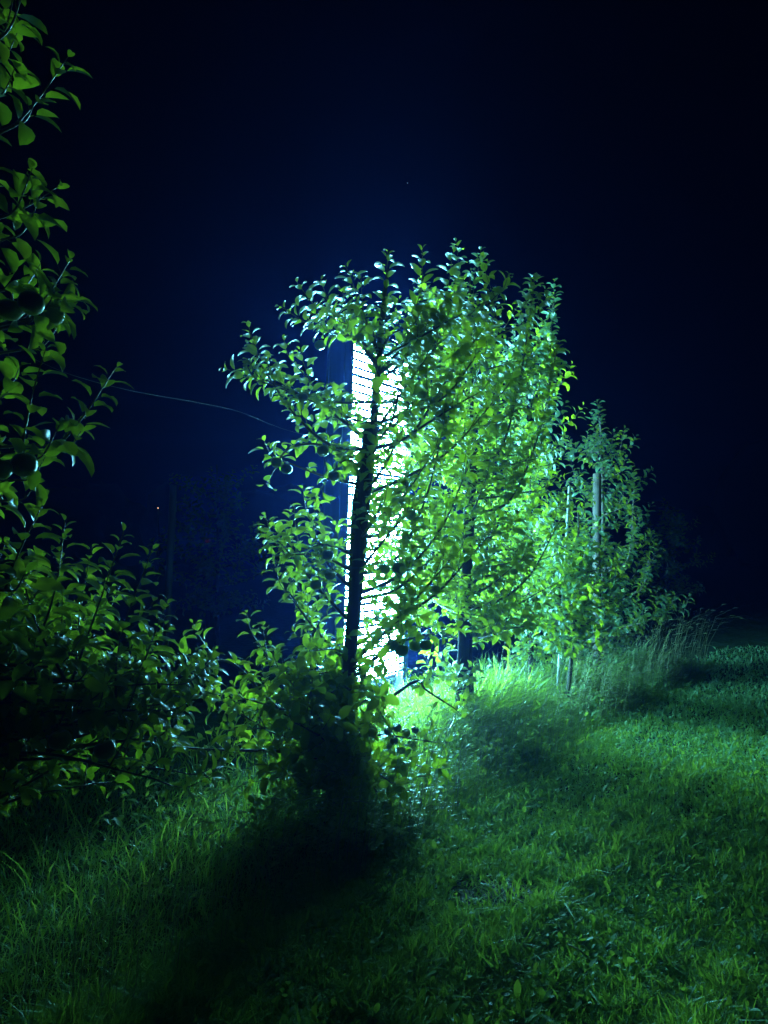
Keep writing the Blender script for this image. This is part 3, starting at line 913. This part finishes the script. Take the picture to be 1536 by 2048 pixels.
row_tree((0.69, 6.22, 0), 3.75, 0.68, 'brightly lit apple tree right of the light box, its trunk beside a green lit post', 62, 21, low=4,
         extra=([(1000, 900, 6.0), (1040, 760, 6.0), (1062, 610, 6.0)], [(1020, 1000, 6.0), (1080, 860, 6.0), (1110, 720, 6.0)], [(900, 700, 6.2), (910, 600, 6.2)],
                [(1000, 1200, 6.0), (1060, 1150, 5.9), (1110, 1060, 5.9)], [(880, 1100, 6.1), (850, 950, 6.1)], [(1000, 1260, 6.0), (1080, 1250, 5.9)]), apples=26)
row_tree((1.40, 7.45, 0), 3.7, 0.42, 'bright apple tree with a thin pale trunk, between lit post and metal stake', 40, 22,
         extra=([(1080, 900, 7.0), (1095, 760, 7.0), (1105, 618, 7.0)], [(1060, 1000, 7.0), (1062, 880, 7.0)], [(1105, 1180, 7.0), (1110, 1110, 7.0)],
                [(1100, 1250, 7.0), (1150, 1200, 7.0)]), apples=22, r0=.03)
row_tree((1.64, 7.0, 0), 1.85, 0.30, 'low apple tree grown round the thin pale metal stake', 17, 23, apples=6, r0=.025, lean=(.12, 0))
row_tree((2.36, 8.45, 0), 2.95, 0.46, 'separate dim apple tree with small leaves right of the metal stake', 26, 24, apples=20, z0=.6, shoots=.8,
         extra=([(1255, 1120, 8.2), (1268, 990, 8.2)], [(1270, 1250, 8.1), (1340, 1225, 8.0)], [(1280, 1180, 8.2), (1300, 1110, 8.2)]))
row_tree((5.2, 14.2, 0), 2.3, 0.6, 'barely visible apple tree in the dark just right of the dim separate tree', 16, 25, apples=6, shoots=.8)
row_tree((-2.55, 11.8, 0), 2.75, 0.9, 'faint apple tree standing in darkness left of the light box', 18, 27, apples=3, group='apple trees of the dark row on the left')

# ------------------------------------------------------------------ wire
wt = Tubes()
pts = smooth_path([P(60, 715, 2.6), P(150, 752, 2.8), P(270, 783, 3.2), P(400, 806, 3.7), P(480, 824, 4.1), P(580, 862, 4.6), P(740, 900, 4.78)], 8)
wt.tube(pts, [0.00045] * len(pts), 5)
o = wt.build('trellis_wire', M_WIRE)
tag(o, 'thin pale wire sagging between the near left tree and the main tree', 'wire')

# ------------------------------------------------------------------ small things on the lawn
st = Tubes()
pa = P(1135, 1906, 2.97); pb_ = P(1175, 1936, 2.89)
pa[2] = float(hump(pa[0], pa[1])) + .045; pb_[2] = float(hump(pb_[0], pb_[1])) + .04
st.tube([pa, (pa + pb_) / 2 + V(0, 0, .006), pb_], [0.003, 0.0035, 0.002], 6, .1)
o = st.build('fallen_twig', M_STRAW)
tag(o, 'short pale fallen twig lying in the lawn grass', 'twig')

# ------------------------------------------------------------------ far wood and distant lights
def far_wood():
    random.seed(5)
    v, f = [], []
    for (x0, x1, y0, hmin, hmax) in ((-50, -4, 48, 3.4, 5.2), (-4, 24, 52, 3.2, 5.0), (22, 50, 44, 4.6, 7.5)):
        x = x0
        while x < x1:
            r = ru(1.5, 3.0); h = ru(hmin, hmax)
            cx, cy = x, y0 + ru(-2, 2); n0 = len(v)
            nu, nv = 12, 8
            for j in range(nv + 1):
                t = math.pi * j / nv
                for k in range(nu):
                    a = 2 * math.pi * k / nu; rr = r * math.sin(t) * ru(.8, 1.2)
                    v.append((cx + rr * math.cos(a), cy + rr * math.sin(a), h / 2 + h / 2 * math.cos(t) * ru(.93, 1.05)))
            for j in range(nv):
                for k in range(nu):
                    k2 = (k + 1) % nu
                    f.append((n0 + j * nu + k, n0 + (j + 1) * nu + k, n0 + (j + 1) * nu + k2, n0 + j * nu + k2))
            x += r * ru(.7, 1.1)
    o = link_mesh('distant_wood', np.array(v), f, M_FAR)
    tag(o, 'dark distant line of trees along the horizon', 'wood', kind='stuff')
far_wood()

def small_lamp(p, r, mat, label, cat, name, group=None):
    root = empty(name, (p[0], p[1], 0 if p[2] < 20 else p[2]), label, cat, group)
    g = Tubes()
    g.tube([p + V(0, 0, -r), p + V(0, 0, -r * .6), p, p + V(0, 0, r * .6), p + V(0, 0, r)], [r * .3, r * .85, r, r * .85, r * .3], 10)
    g.build('lamp_glass', mat, root)
    if p[2] < 20:
        q = Tubes(); q.tube([V(p[0], p[1] + .01, 0), V(p[0], p[1] + .01, p[2] - r)], [0.05, 0.035], 8)
        q.build('pole', M_MESHWIRE, root)
    return root
small_lamp(P(316, 1016, 40), 0.03, M_AMBER, 'tiny warm lamp far away near the left horizon', 'lamp', 'distant_lamp')
small_lamp(P(415, 1082, 14), 0.045, M_RED, 'tiny dull red light low in the dark left of the light box', 'lamp', 'distant_lamp')
g = Tubes(); sp = P(815, 366, 900)
g.tube([sp + V(0, 0, -.5), sp, sp + V(0, 0, .5)], [.1, .55, .1], 8)
o = g.build('star', M_STAR); tag(o, 'single tiny star in the dark sky above the main tree', 'star')

# ------------------------------------------------------------------ haze, added to imitate the lamp's lens glow
m, N, L = new_mat('glow_haze')
on = N.new('ShaderNodeOutputMaterial'); pv = N.new('ShaderNodeVolumePrincipled')
pv.inputs['Color'].default_value = (*HAZE_COLOR, 1)
pv.inputs['Density'].default_value = HAZE_DENSITY
pv.inputs['Anisotropy'].default_value = 0.72
L.new(pv.outputs[0], on.inputs['Volume'])
hb = Tubes(); hb.box(V(-60, -9, -1), V(120, 0, 0), V(0, 88, 0), V(0, 0, 13))
o = hb.build('haze', m, smooth=False)
tag(o, 'thin blue haze added to imitate the lens glow round the light box', 'haze', kind='stuff')
